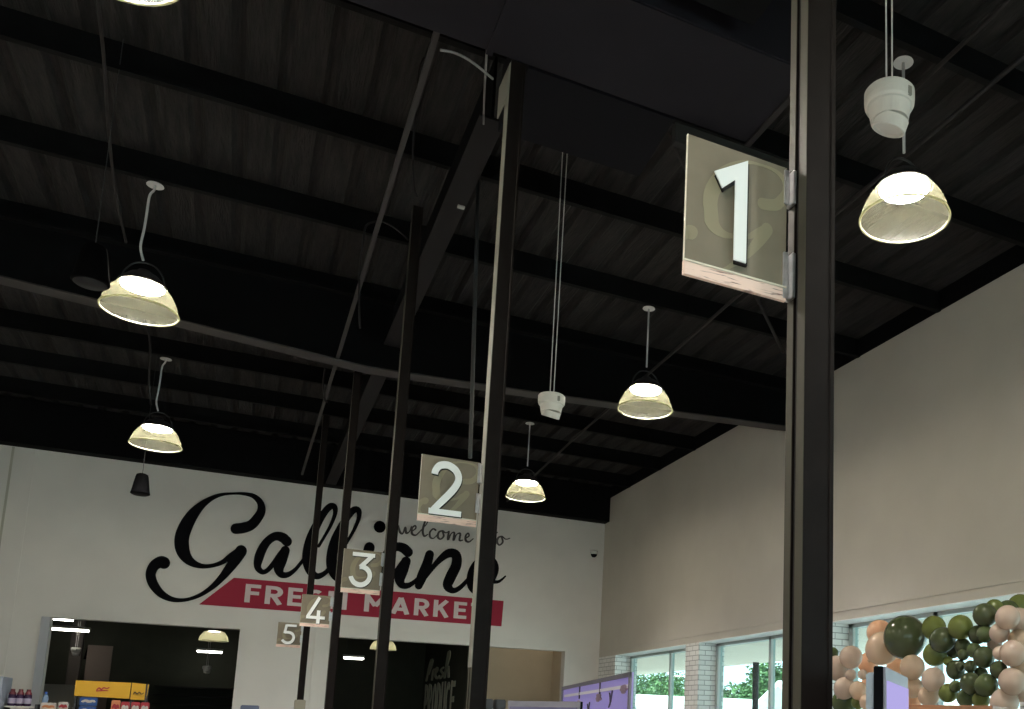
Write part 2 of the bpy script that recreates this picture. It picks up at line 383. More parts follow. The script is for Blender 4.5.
cable(smoothpath([(478, 160), (477, 230), (474, 330), (472, 400), (470, 458)]), 8.2, .018, M_bwire, 'black pipe drop hanging just left of the second post above sign 2')
cable(smoothpath([(325, 368), (323, 385), (325, 400), (328, 402)]), 11.4, .010, M_flange, 'short looped cable near the top of the fifth post')

# ------------------------------------------------------------------ rooms behind the far wall
struct('wall_storeroom', box(B(), -7, 5.1, 28.4, 28.6, 0, 5.5), M_darkg)
struct('wall_storeroom_left', box(B(), -7.2, -7, FY+.22, 28.6, 0, 5.5), M_darkg)
struct('wall_produce', box(B(), 5.104, 5.25, 21.2, 28.6, 0, 5.5), M_darkg)
struct('wall_passage', box(B(), 5.104, 6.74, 21.0, 21.2, 0, 4.2), M_beige)
struct('wall_passage_right', box(B(), 6.7, 6.9, FY+.22, 21.2, 0, 4.2), M_beige)
struct('wall_partition', box(B(), .5, .65, FY+.22, 28.4, 0, 5.5), M_darkg)
struct('ceiling_storeroom', box(B(), -7.2, 7.1, FY+.22, 28.6, 5.5, 5.6), M_web)
struct('ceiling_passage', box(B(), 5.25, 6.9, FY+.22, 21.2, 4.2, 4.3), M_web)
# lettering on the dark produce wall, read from the left
t = thing('wall_lettering', 'pale lettering reading fresh PRODUCE on the dark wall beyond the right opening', 'sign', (5.09, 24.5, 1.6))
ML = mat('lettering_pale', (.75, .72, .58), .7)
y0, y1 = 28.0, 23.95; zt = 2.64; hgt = 1.0
wds = [FONT[c][0]+.1 for c in 'PRODUCE']; tot = sum(wds)-.1; yy = 0
for c, wd in zip('PRODUCE', wds):
    bm = B(); f0 = yy
    letter(bm, c, lambda u, v, f0=f0: Vector((5.104, y0+(y1-y0)*(f0+u)/tot, zt-hgt+v*hgt)), Vector((-.02, 0, 0)), .075)
    o = obj('letter_' + c.lower(), bm, ML, t); yy += wd
bm = B()
mp = lambda u, v: Vector((5.104, 27.9-u*2.6, 2.75+v*.62))
for s in ([(0, .0), (.12, .75), (.2, .95), (.25, .8), (.1, .3)], [(.3, .0), (.33, .4), (.42, .45)], [(.45, .25), (.55, .4), (.5, .5), (.45, .2), (.55, .02), (.65, .1)], [(.8, .45), (.7, .35), (.82, .15), (.7, .0)], [(.9, .0), (1., 1.05), (1.06, .9), (.93, .3), (1.03, .45), (1.08, .0)]):
    stroke(bm, [(x*1.1, y, .045) for x, y in s], mp, Vector((-.02, 0, 0)))
obj('script_word', bm, ML, t)
# shelves, column and pale panel in the left room
for k, z in enumerate((2.31, 2.08, 1.85)):
    tag(obj('wall_shelf', box(B(), -1.8, .45, 27.9, 28.38, z-.03, z), M_flange), ['topmost', 'second', 'third'][k] + ' long dark shelf on the back wall of the left storeroom', 'shelf', 'storeroom shelves')
tag(obj('pale_panel', box(B(), -3.12, -2.62, 26.0, 26.08, 0, 3.15), mat('panel_pinkbeige', (.26, .20, .17), .8)), 'pinkish beige panel standing in the left storeroom behind the column', 'panel')
tag(obj('low_partition', box(B(), -5.2, -3.0, 24.0, 24.1, 0, 2.15), mat('partition_grey', (.5, .49, .43), .8)), 'low grey partition in the left storeroom left of the column', 'partition')
tag(obj('column', box(B(), *(lambda p: (p.x-.12, p.x+.12, p.y-.12, p.y+.12))(onD(75, 660, 21.8)), 0, 5.5, .01), mat('column_brown', (.10, .08, .07), .6)), 'square dark column inside the left opening', 'column')

# ------------------------------------------------------------------ windows and outside
def window(i, y0, y1, mull):
    t = bpy.data.objects.new('window_%d' % i, None); C.objects.link(t); t.location = (7.5, (y0+y1)/2, .6); ROOT[t.name] = Vector(t.location); t['kind'] = 'structure'
    bm = B(); zb, zt = .5, 3.05
    box(bm, 7.46, 7.54, y0, y0+.07, zb, zt); box(bm, 7.46, 7.54, y1-.09, y1, zb, zt); box(bm, 7.46, 7.54, y0, y1, zt-.05, zt); box(bm, 7.46, 7.54, y0, y1, zb, zb+.07)
    for q in mull: box(bm, 7.46, 7.54, q-.035, q+.035, zb, zt)
    obj('window_frame', bm, M_frame, t)
    box(bm := B(), 7.497, 7.503, y0, y1, zb, zt); obj('pane', bm, M_glass, t)
    struct('wall_right_sill', box(B(), WX, WX+.5, y0, y1, 0, .5), M_brick)
def added_shopfront(i, x0, x1):  # unseen windows behind the camera, added so daylight reaches the sign fronts
    t = bpy.data.objects.new('window_%d' % i, None); C.objects.link(t); t.location = ((x0+x1)/2, BY-.1, .1); ROOT[t.name] = Vector(t.location); t['kind'] = 'structure'
    bm = B()
    for q in (x0+.03, x0+(x1-x0)/3, x0+(x1-x0)*2/3, x1-.03): box(bm, q-.03, q+.03, BY-.14, BY-.06, .1, 3.4)
    for q in (.13, 2.3, 3.37): box(bm, x0, x1, BY-.14, BY-.06, q-.03, q+.03)
    obj('window_frame', bm, M_frame, t); box(bm := B(), x0, x1, BY-.103, BY-.097, .1, 3.4); obj('pane', bm, M_glass, t)
added_shopfront(6, -7, -1); added_shopfront(7, 0, 6)
window(1, 14.66, 18.03, (16.03,)); window(2, 10.77, 14.14, (12.33,)); window(3, 6.88, 10.25, (8.5,)); window(4, 2.99, 6.36, (4.6,)); window(5, -.9, 2.47, (.8,))
struct('ground', box(B(), -60, 90, -60, 110, -.5, -.13), mat('car_park', (.55, .56, .55), .8, noise=.1, nscale=1))
struct('porch_floor', box(B(), 7.93, 10.6, -5, 30, -.12, -.02), mat('porch_concrete', (.5, .5, .48), .8))
tag(obj('porch_roof', box(B(), 7.95, 10.55, -5, 30, 3.07, 3.35), mat('porch_soffit', (.95, .78, .66), .8)), 'beige porch roof outside the windows', 'roof')
for i, (y, nm) in enumerate(((17.75, 'seen through the second window'), (9.2, 'outside the balloon window'))):
    tag(obj('porch_post', tube(B(), [(10.38, y, -.02), (10.38, y, 3.07)], .07, 14), M_flange, smooth=True), 'dark round porch post ' + nm, 'post')
# low pale buildings across the car park
def gable(x0, x1, y0, y1, ze, zr, label):
    t = thing('outbuilding', label, 'building', ((x0+x1)/2, (y0+y1)/2, -.12))
    box(bm := B(), x0, x1, y0, y1, -.12, ze); obj('wall', bm, mat('shed_white', (.75, .78, .76), .8), t)
    ym = (y0+y1)/2
    bm = B(); prism(bm, [(x0-.3, y0-.4, ze-.05), (x0-.3, ym, zr), (x0-.3, y1+.4, ze-.05), (x0-.3, y1+.4, ze-.2), (x0-.3, ym, zr-.15), (x0-.3, y0-.4, ze-.2)], (x1-x0+.6, 0, 0)); obj('roof', bm, mat('shed_roof', (.80, .84, .82), .6), t)
p = onD(630, 694, 30); gable(p.x, p.x+7, p.y-5, p.y+5, p.z-2.0, p.z, 'pale low building with a gable roof seen through the first window')
p = onD(787, 681, 26); gable(p.x, p.x+7, p.y-4, p.y+4, p.z-2.1, p.z, 'pale low building with a gable roof seen through the second window')
M_leaf = mat('leaves', (.03, .085, .022), .6, col2=(.08, .18, .05), nscale=1.5)
M_bark = mat('bark', (.12, .09, .06), .9, noise=.3)
def tree(x, y, h, r, label, seed):
    rnd = random.Random(seed)
    t = thing('tree', label, 'tree', (x, y, -.12), 'trees outside the windows')
    tube(bm := B(), [(x, y, -.12), (x+.1, y, h*.3), (x-.1, y+.1, h*.55)], [.22, .16, .1], 8); obj('trunk', bm, M_bark, t)
    bm = B(); blobs = [(Vector((x+rnd.uniform(-r, r)*.6, y+rnd.uniform(-r, r)*.6, h*.55+rnd.uniform(-.25, .42)*h)), r*rnd.uniform(.35, .6)) for _ in range(14)]
    for c, q in blobs:
        for _ in range(420):
            v = Vector((rnd.gauss(0, 1), rnd.gauss(0, 1), rnd.gauss(0, 1))).normalized()*q*rnd.uniform(.7, 1.05)
            p = c+v; s = rnd.uniform(.07, .15); a = Vector((rnd.uniform(-1, 1), rnd.uniform(-1, 1), rnd.uniform(-.6, .6))).normalized(); b = a.cross(v.normalized()+Vector((.01, .3, .1))).normalized()
            if p.z > .2: bm.faces.new([bm.verts.new(p+a*s), bm.verts.new(p+b*s*.6), bm.verts.new(p-a*s), bm.verts.new(p-b*s*.6)])
    obj('crown', bm, M_leaf, t)
for k, (px, dd, h, r, nm) in enumerate(((652, 62, 4.6, 2.9, 'left pane of the first window'), (683, 56, 4.3, 2.4, 'right pane of the first window'), (733, 44, 3.7, 1.5, 'second window, left of the porch post'), (765, 46, 4.5, 1.7, 'second window, right of the porch post'), (781, 60, 5.2, 2.2, 'right pane of the second window'), (866, 50, 3.2, 2.0, 'third window'))):
    p = onD(px, 700, dd); tree(p.x, p.y, h, r, 'green tree, '  + nm, k)

# ================================================================== THE FAR WALL SIGN
sy = FY-.006; push = Vector((0, -.012, 0))
c4 = lambda x, y: onY(140+x/5.065, 480+y/5.065, sy)
c5 = lambda x, y: onY(320+x/5.065, 480+y/5.065, sy)
logo = thing('wall_sign', 'black script and red banner shop name painted on the far wall', 'sign', (2.2, FY, 3.57))
BAN = [(-.15, 4.12), (4.93, 4.125), (4.915, 3.585), (-.67, 3.575)]
bm = B(); prism(bm, [(x, sy, z) for x, z in BAN], (0, -.006, 0)); obj('red_banner', bm, M_red, logo)
G = [[(485, 247, 27), (520, 243, 27), (560, 230, 26), (590, 200, 25), (614, 158, 22), (609, 115, 17), (575, 82, 12), (525, 70, 8), (470, 69, 6), (415, 74, 8), (365, 92, 12), (315, 125, 19), (268, 175, 29), (232, 235, 35), (212, 295, 37), (215, 350, 36), (236, 393, 28), (270, 422, 19), (318, 437, 12), (370, 433, 10), (420, 415, 12), (455, 388, 14), (490, 365, 16)],
     [(512, 360, 30), (487, 398, 29), (452, 447, 24), (412, 497, 18), (362, 545, 13), (302, 584, 10), (232, 607, 9), (165, 605, 13), (108, 577, 20), (68, 528, 25), (54, 478, 26), (72, 435, 27), (105, 415, 29), (122, 420, 31)]]
Aa = [[(745, 312, 25), (722, 292, 25), (688, 285, 22), (652, 305, 21), (622, 345, 23), (602, 395, 24), (596, 440, 18), (618, 466, 13), (645, 458, 12), (675, 425, 13), (705, 385, 15), (728, 360, 18)],
      [(735, 358, 24), (718, 405, 27), (703, 445, 27), (715, 478, 18), (748, 480, 14), (785, 455, 10), (815, 420, 9), (835, 395, 9)]]
Ll = [[(905, 335, 8), (935, 285, 8), (968, 225, 9), (988, 170, 11), (985, 138, 15), (962, 135, 17), (930, 170, 18), (897, 225, 21), (868, 290, 25), (852, 355, 27), (850, 415, 27), (866, 465, 22), (898, 488, 16), (938, 470, 12), (970, 432, 10), (985, 412, 9)]]
def put(strokes, mapf, dx=0, dy=0):
    bm = B()
    for s in strokes: stroke(bm, [(x+dx, y+dy, r) for x, y, r in s], mapf, push)
    return bm
obj('script_g', put(G, c4), M_black, logo)
obj('script_a', put(Aa, c4), M_black, logo)
obj('script_l', put(Ll, c4), M_black, logo)
obj('script_l', put(Ll, c4, 121, 17), M_black, logo)
bm = put([[(250, 342, 27), (235, 395, 27), (222, 445, 26), (236, 488, 18), (268, 496, 13), (305, 470, 10), (330, 440, 9)]], c5)
obj('script_i', bm, M_black, logo)
bm = B(); stroke(bm, [(302, 237, 30), (303, 238, 30)], c5, push, smooth=False); obj('script_dot', bm, M_black, logo)
obj('script_a', put(Aa, c4, 612, 54), M_black, logo)
obj('script_n', put([[(555, 377, 22), (540, 430, 25), (516, 490, 26), (500, 535, 20)], [(505, 532, 10), (550, 470, 11), (600, 410, 15), (650, 372, 22), (688, 380, 24), (690, 430, 26), (662, 490, 27), (646, 535, 24), (672, 560, 15), (705, 548, 12), (742, 512, 10), (765, 480, 9)]], c5), M_black, logo)
obj('script_o', put([[(850, 402, 16), (805, 418, 22), (775, 465, 25), (768, 525, 25), (790, 563, 19), (830, 555, 15), (868, 510, 15), (888, 455, 17), (878, 415, 17), (850, 402, 16)], [(868, 515, 10), (900, 516, 8), (922, 503, 6), (938, 488, 4)]], c5), M_black, logo)
def block(word, xs, z0, h, m, parent, y, t=T):
    for c, (a, b) in zip(word, xs):
        wd = FONT[c][0]; bm = B()
        letter(bm, c, lambda u, v, a=a, b=b, wd=wd: Vector((a+(b-a)*u/wd, y, z0+v*h)), Vector((0, -.006, 0)), t)
        obj('letter_' + c.lower(), bm, m, parent)
block('FRESH', [(.06, .32), (.40, .70), (.79, 1.04), (1.13, 1.42), (1.50, 1.85)], 3.68, .345, M_pink, logo, sy-.008)
block('MARKET', [(2.17, 2.58), (2.67, 3.04), (3.12, 3.41), (3.50, 3.81), (3.91, 4.17), (4.25, 4.53)], 3.68, .345, M_pink, logo, sy-.008)
bm = B()
W_ = [[(398, 232, 3), (404, 262, 6), (418, 272, 4), (432, 240, 5), (436, 268, 6), (452, 262, 3), (462, 236, 3)],
      [(462, 262, 3), (484, 246, 4), (482, 232, 4), (466, 244, 5), (466, 272, 6), (484, 280, 4), (505, 262, 3)],
      [(505, 262, 3), (540, 222, 3), (545, 196, 3), (532, 210, 5), (520, 255, 6), (527, 284, 5), (545, 276, 3)],
      [(585, 254, 5), (572, 248, 4), (556, 266, 5), (558, 290, 5), (574, 296, 3), (592, 280, 3)],
      [(620, 258, 4), (602, 264, 5), (596, 288, 6), (610, 300, 4), (626, 284, 5), (620, 258, 4), (636, 268, 3), (650, 262, 3)],
      [(652, 262, 5), (648, 302, 6), (664, 272, 3), (680, 268, 5), (676, 305, 6), (692, 276, 3), (710, 272, 5), (706, 305, 5), (722, 305, 3)],
      [(735, 296, 3), (754, 284, 4), (750, 270, 4), (738, 282, 5), (738, 306, 6), (754, 314, 4), (775, 298, 3)],
      [(884, 238, 3), (876, 290, 6), (880, 318, 5), (896, 318, 3)], [(866, 262, 4), (896, 266, 4)],
      [(920, 286, 4), (903, 292, 5), (896, 314, 6), (908, 330, 4), (925, 314, 5), (920, 286, 4), (940, 300, 3), (960, 296, 3)]]
for nm, q in (('script_welcome', W_[:7]), ('script_to', W_[7:])):
    bm = B()
    for s in q: stroke(bm, [(x, y, r*.95) for x, y, r in s], c5, push)
    obj(nm, bm, M_grey, logo)
# security camera on the far wall
p = onY(594, 553, FY-.05)
t = thing('security_camera', 'small white dome security camera on the far wall near the corner', 'camera', p)
lathe(bm := B(), [(0, .05), (.085, .05), (.09, 0), (.075, -.03)], p, 20); obj('housing', bm, M_wplast, t, smooth=True)
lathe(bm := B(), [(.07, -.03), (.06, -.07), (.03, -.095), (0, -.1)], p, 20); obj('dome', bm, M_black, t, smooth=True)

# ================================================================== POSTS AND LANE SIGNS
def post(x, y, ztop, name, extra=None):
    """square steel tube post; (x, y) = front left corner; slot in the left side"""
    s = .09; t = thing('post', name, 'post', (x+s/2, y+s/2, 0), 'checkout lane posts')
    L = []
    prof = [(0, 0), (s-.014, 0), (s-.011, -.004), (s, -.004), (s, s), (0, s), (0, s*.62), (.008, s*.62), (.008, s*.42), (0, s*.42)]
    bm = B(); prism(bm, [(x+a, y+b, 0) for a, b in prof], (0, 0, ztop))
    obj('tube', bm, M_post, t)
    bm = B(); box(bm, x-.05, x+s+.05, y-.05, y+s+.05, 0, .012); obj('base_plate', bm, M_post, t)
    bm = B(); box(bm, x+.006, x+.0085, y+s*.42, y+s*.62, .02, ztop-.02); obj('slot_liner', bm, M_postin, t)
    M_strip = mat('strip_grey', (.055, .049, .036), .45, spec=.3)  # thin layer that makes the left side face paler than the tube
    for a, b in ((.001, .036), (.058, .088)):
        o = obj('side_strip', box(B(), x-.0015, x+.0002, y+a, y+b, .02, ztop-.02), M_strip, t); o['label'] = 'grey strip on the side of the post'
    return t
posts = [(1.254, 1.92, 5.66, 'nearest dark bronze post, holding sign 1'), (1.183, 5.15, 5.655, 'dark bronze post with sign 2 and a pale bracket at its top'),
         (1.095, 8.35, 6.35, 'dark bronze post with sign 3, between signs 2 and 3'), (.996, 11.7, 6.35, 'dark bronze post with sign 4, third post from sign 1'), (.89, 15.1, 6.3, 'farthest dark bronze post, behind signs 4 and 5')]
PO = [post(*p) for p in posts]
# bracket plate on the second post
bm = B(); box(bm, 1.176, 1.183, 5.16, 5.42, 5.42, 5.64, .002); obj('bracket', bm, M_plate, PO[1])['label'] = 'pale grey bracket plate'
bm = B(); box(bm, 1.1785, 1.1812, 5.151, 5.239, 1.9, 5.64); obj('pale_strip', bm, M_plate, PO[1])['label'] = 'paler upper side strip'  # still paler layer over the same face of the second post
bm = B(); box(bm, .89-.03, .98+.03, 15.06, 15.22, 1.55, 1.85, .01); obj('sleeve', bm, mat('beige_sleeve', (.35, .32, .25), .6), PO[4])

NUM = {
 '2': ([(238, 240, 21), (243, 208, 21), (268, 180, 21), (303, 167, 21), (345, 168, 21), (385, 187, 22), (410, 222, 23), (414, 265, 23), (395, 312, 23), (355, 365, 23), (300, 425, 23), (262, 468, 22), (238, 492, 20)], [(197, 490), (420, 522), (420, 482), (235, 452)]),
}
def numeral(ch, mapf, push):
    bm = B(); st = lambda p, **k: stroke(bm, p, mapf, push, rnd=False, **k)
    if ch == '1':
        st([(.435, 1-.115, .0), (.435, 1-.116, .0)], smooth=False) if False else None
        P = [(.24, .80), (.45, .885), (.545, .885), (.545, .12), (.42, .105), (.42, .775), (.30, .70)]
        P = [(.238, .768), (.565, .925), (.565, .175), (.443, .175), (.443, .755), (.318, .665)]
        bm2 = [bm.verts.new(mapf(*q)) for q in P]; bm3 = [bm.verts.new(Vector(mapf(*q))+push) for q in P]
        bm.faces.new(bm2); bm.faces.new(bm3[::-1])
        for i in range(len(P)): j = (i+1) % len(P); bm.faces.new((bm2[i], bm3[i], bm3[j], bm2[j]))
    if ch == '2':
        st([(.225, .715, .055), (.235, .77, .056), (.29, .845, .056), (.38, .875, .055), (.47, .87, .055), (.57, .82, .057), (.63, .735, .058), (.63, .645, .058), (.575, .54, .058), (.475, .42, .057), (.36, .30, .055), (.25, .185, .05), (.225, .155, .045)])
        st([(.165, .155, .042), (.72, .155, .042)], smooth=False)
    if ch == '3':
        st([(.22, .89, .045), (.80, .89, .045)], smooth=False); st([(.72, .87, .05), (.44, .60, .055)], smooth=False)
        st([(.42, .60, .05), (.52, .605, .055), (.62, .565, .058), (.69, .48, .058), (.70, .38, .058), (.65, .28, .058), (.55, .21, .058), (.43, .195, .058), (.31, .24, .058), (.235, .33, .056), (.22, .375, .055)])
    if ch == '4':
        st([(.60, .93, .055), (.24, .315, .055)], smooth=False); st([(.185, .29, .048), (.83, .29, .048)], smooth=False); st([(.60, .52, .06), (.60, .10, .06)], smooth=False)
    if ch == '5':
        st([(.35, .88, .048), (.78, .88, .048)], smooth=False); st([(.36, .91, .055), (.30, .55, .055)], smooth=False)
        st([(.30, .585, .05), (.40, .60, .055), (.53, .59, .057), (.64, .53, .058), (.69, .43, .058), (.68, .32, .058), (.61, .22, .058), (.50, .17, .058), (.38, .175, .058), (.27, .235, .056), (.22, .29, .055)])
    return bm
SW, SH = .300, .385
def lane_sign(ch, i, xl, xr, zb, h, label):
    SW = xr-xl
    px, py = posts[i][0], posts[i][1]; y = py+.072
    t = thing('lane_sign', label, 'sign', (xr-SW/2, y, zb), 'numbered lane signs')
    bm = B(); box(bm, xl, xr, y, y+.006, zb+.036, zb+h); obj('panel', bm, M_taupe, t)
    bm = B(); box(bm, xl-.0015, xl, y-.001, y+.007, zb, zb+h); obj('edge_strip', bm, M_edge, t)
    bm = B(); box(bm, xl-.002, xr, y-.003, y+.008, zb, zb+.037); obj('wood_strip', bm, M_wood, t)
    bm = B(); box(bm, xl-.004, xr, y-.0055, y-.003, zb+.036, zb+.041); obj('wood_bead', bm, M_edge, t)
    # pale script letter printed on the face, cut off by the panel edges
    k = .00058; ax, az = xl+SW*.80, zb+h*.49
    def mg(u, v): return Vector((min(max(ax+(u-512)*k, xl+.001), xr-.001), y-.0012, min(max(az-(v-360+max(0, 330-u)*.28*(v > 365))*k*1.08, zb+.042), zb+h-.001)))
    bm = B()
    for s in G: stroke(bm, s, mg, Vector((0, .0010, 0)))
    bmesh.ops.dissolve_degenerate(bm, dist=1e-6, edges=bm.edges)
    obj('printed_script_g', bm, M_olive, t)
    mp = lambda u, v: Vector((xl+u*SW, y-.012, zb+v*h))
    nm = obj('numeral_'+ch, numeral(ch, mp, Vector((0, -.004, 0))), M_white, t)
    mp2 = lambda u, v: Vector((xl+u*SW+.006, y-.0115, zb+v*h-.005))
    obj('numeral_shadow', numeral(ch, mp2, Vector((0, .010, 0))), M_postin, nm)  # black copy set right and below, drawn as the numeral's shadow
    for a, b in ((.72, .98), (.02, .36)) if i == 0 else ((.68, .99), (.22, .52)):
        bm = B(); box(bm, xr-.010, xr+.006, y-.005, y+.018, zb+h*a, zb+h*b, .0015); box(bm, px-.012, px-.0015, y-.025, y+.012, zb+h*(a-.01), zb+h*(b-.02), .0015); box(bm, xr, px-.004, y, y+.01, zb+h*(a+.02), zb+h*(b-.04))
        box(bm, px+.004, px+.022, y-.034, y-.026, zb+h*(a+.03), zb+h*(b-.03), .002) if False else None
        o = obj('hinge', bm, M_alu, t); o['label'] = 'silver hinge clamp'
    return t
lane_sign('1', 0, .931, 1.236, 2.745, .392, 'taupe square sign with a white numeral 1 on the nearest post')
lane_sign('2', 1, .840, 1.168, 2.708, .384, 'taupe square sign with a white numeral 2')
lane_sign('3', 2, .762, 1.082, 2.675, .384, 'taupe square sign with a white numeral 3')
lane_sign('4', 3, .647, .968, 2.660, .380, 'taupe square sign with a white numeral 4')
lane_sign('5', 4, .537, .866, 2.632, .372, 'taupe square sign with a white numeral 5')

# ================================================================== LAMPS
def ceiling_lamp(x, y, label, wiggle):
    zr = 5.30; t = thing('pendant_lamp', label, 'lamp', (x, y, zr), 'dome pendant lamps'); c = Vector((x, y, zr))
    lathe(bm := B(), [(0, .022), (.03, .022), (.07, .008), (.075, 0), (0, 0)], (x, y, 6.568), 24); obj('canopy', bm, M_cord, t, smooth=False)
    pts = [(x, y, 6.57), (x, y, 6.1), (x, y, 5.83)] if not wiggle else smoothpath([(x, y, 6.57), (x-.005, y, 6.52), (x-.035, y, 6.45), (x-.04, y, 6.25), (x-.045, y, 6.1), (x-.055, y, 5.93), (x-.02, y, 5.80)], 5)
    obj('cord', tube(B(), pts, .011, 8), M_cord, t, smooth=True)
    zt = .245
    # lamp head: finned housing, yoke
    lathe(bm := B(), [(0, .40), (.05, .40), (.07, .37), (.12, .35), (.17, .30), (.20, zt+.02), (.205, zt+.01), (.205, zt), (.18, zt), (0, zt+.004)], c, 36); h = obj('housing', bm, M_lamphouse, t, smooth=False)
    pts = smoothpath([(x-.17, y, zr+.26), (x-.16, y, zr+.36), (x-.09, y, zr+.455), (x, y, zr+.48), (x+.09, y, zr+.455), (x+.16, y, zr+.36), (x+.17, y, zr+.26)], 5)
    obj('yoke', tube(B(), pts, .008, 6), M_bwire, t, smooth=True)
    lathe(bm := B(), [(0, zt-.010), (.175, zt-.010), (.18, zt-.001), (0, zt-.001)], c, 32); obj('light_disc', bm, M_disc, t)
    # prismatic glass dome
    pr = [(.32, 0), (.317, .03), (.305, .075), (.285, .12), (.262, .165), (.235, .205), (.21, .232), (.20, zt)]
    lathe(bm := B(), pr, c, 48); d = obj('glass_dome', bm, M_dome, t, smooth=True)
    ring = [(.322+.009*math.cos(a), .009*math.sin(a)) for a in [k*math.pi/4 for k in range(8)]]
    lathe(bm := B(), ring, c, 48, closed=True); obj('dome_rim', bm, M_rim, d, smooth=True)
    return t
l6 = onZ(112, -46, 5.30)
LP = [(4.05, 4.90, 'dome pendant lamp at right behind the white cup fan', 0), (4.05, 9.63, 'dome pendant lamp between sign 1 and the middle white cup fan', 0), (4.05, 14.58, 'small dome pendant lamp near the far wall, right of sign 2', 0),
      (-1.09, 9.63, 'large dome pendant lamp at left beside the black speaker', 1), (-1.26, 14.58, 'dome pendant lamp at left above the script G', 1), (l6.x, l6.y, 'dome pendant lamp cut off by the top edge at left', 1)]
for a in LP: ceiling_lamp(*a)
for k, (x, y) in enumerate(((-6.2, 4.9), (-6.2, 9.63), (4.05, .17), (-1.1, .17), (-6.2, .17))):
    t0 = ceiling_lamp(x, y, ['dome pendant lamp over the left side of the shop, nearest row', 'dome pendant lamp over the left side of the shop, middle row', 'dome pendant lamp behind the camera at right', 'dome pendant lamp behind the camera in the middle', 'dome pendant lamp behind the camera at left'][k], 1)
rod('cable', [tuple(p) for p in smoothpath([tuple(onY(*q)) for q in ((97, -10, 6.4), (101, 30, 6.9), (104, 60, 7.3), (107, 110, 8.0), (112, 165, 8.7), (118, 205, 9.1), (126, 242, 9.5))])], .012, M_flange, 'dark drooping cable above the large left lamp', 'cable')
rod('cable', [tuple(p) for p in smoothpath([tuple(onY(*q)) for q in ((146, 318, 13.8), (150, 345, 14.0), (149, 380, 14.3), (151, 405, 14.5))])], .014, M_flange, 'dark drooping cable above the lamp over the script G', 'cable')
# tube light added to brighten the passage, unseen above the head of the opening
t = thing('tube_light', 'added unseen tube light on the ceiling of the beige passage', 'lamp', (6.0, 20.0, 4.1), 'storeroom tube lights')
box(bm := B(), 5.5, 6.5, 19.95, 20.05, 4.15, 4.2); obj('body', bm, M_wplast, t)
box(bm := B(), 5.5, 6.5, 19.96, 20.04, 4.1, 4.15); obj('tube', bm, emis('passage_fill', (1, .9, .72), 14), t)
# pendants seen through the openings
def far_lamp(px, py, d, label, r=.3):
    p = onD(px, py, d); t = thing('pendant_lamp', label, 'lamp', p, 'storeroom dome lamps')
    lathe(bm := B(), [(0, .31), (.12, .30), (.13, .22), (0, .22)], p, 20); obj('housing', bm, M_lamphouse, t)
    lathe(bm := B(), [(r, 0), (r*.93, .1), (r*.7, .2), (.13, .225)], p, 28); obj('glass_dome', bm, sheer('bright_dome', (.5, .48, .3), .7, .2, .02, .3) if 'bright_dome' not in MATS else MATS['bright_dome'], t, smooth=True)
    lathe(bm := B(), [(0, .205), (.12, .205), (.12, .21), (0, .21)], p, 20); obj('light_disc', bm, emis('dim_disc', (1, .95, .82), 45), t)
    obj('cord', tube(B(), [p+Vector((0, 0, .31)), Vector((p.x, p.y, 5.5))], .012, 6), M_bwire, t)
far_lamp(213.5, 641, 20.5, 'dome lamp seen through the left opening'); far_lamp(383, 650, 21.5, 'dome lamp seen through the right opening behind the third post')
def tube_light(x0, x1, py, d, label):
    a = onD(x0, py, d); b = onD(x1, py+ (x1-x0)*.03, d); z = a.z; y = (a.y+b.y)/2
    t = thing('tube_light', label, 'lamp', ((a.x+b.x)/2, y, z), 'storeroom tube lights')
    box(bm := B(), a.x, b.x, y-.06, y+.06, z+.05, z+.11, .01); obj('body', bm, M_wplast, t)
    box(bm := B(), a.x+.02, b.x-.02, y-.05, y+.05, z+.0, z+.05, .015); obj('tube', bm, M_tube, t)
    for q in (a.x+.1, b.x-.1): obj('cord', tube(B(), [(q, y, z+.11), (q, y, 5.5)], .006, 5), M_bwire, t)
tube_light(53, 80, 620.5, 22.5, 'upper bright tube light at the top left of the left opening'); tube_light(50, 89, 630.5, 20.8, 'lower bright tube light at the top left of the left opening')
tube_light(196, 223, 652.5, 24, 'tube light under the dome lamp in the left opening'); tube_light(342, 365, 659, 24, 'tube light in the right opening behind the fourth post')
# ------------------------------------------------------------------ white cup fans
def cup_fan(x, y, z, s, label, ztop, ang, wires=True):
    """s = widest diameter; tapered white cup with a slanted mouth, hung on two wires"""
    t = thing('cup_fan', label, 'fan', (x, y, z), 'white cup fans'); c = Vector((x, y, z)); r = s/2
    prof = [(0, .50), (.6, .51), (.92, .47), (1.0, .38), (1.0, .12), (.985, .10), (1.0, .08), (.98, -.12), (.93, -.22), (.86, -.24), (.84, -.28), (.74, -.78), (0, -.78)]
    lathe(bm := B(), [(a*r, b*r*1.05) for a, b in prof], c, 36); obj('body', bm, M_wplast, t, smooth=False)
    R = Matrix.Rotation(.36, 3, 'X') @ Matrix.Rotation(.12, 3, 'Y')
    lathe(bm := B(), [(0, .3*r), (.70*r, .30*r), (.68*r, -.14*r), (.62*r, -.17*r), (.58*r, -.06*r), (0, -.04*r)], c+Vector((0, .02*r, -1.0*r)), 36, tilt=R); obj('nozzle', bm, M_wplast, t)
    box(bm := B(), x+.1*r, x+.35*r, y-1.0*r, y-.85*r, z-.02, z+.03, .005); obj('badge', bm, M_plate, t)
    if wires:
        for dx in (-.017, .017): obj('wire', tube(B(), [(x+dx, y, z+.5*r), (x+dx*1.3, y, ztop)], .0045, 6), mat('bright_wire', (.55, .52, .5), .4), t)
    return t
cup_fan(2.55, 3.19, 4.585, .24, 'white cup fan in front of the right lamp', 6.86, 0)
cup_fan(2.30, 7.62, 4.43, .24, 'white cup fan hanging in the middle of the shop', 6.86, 0)
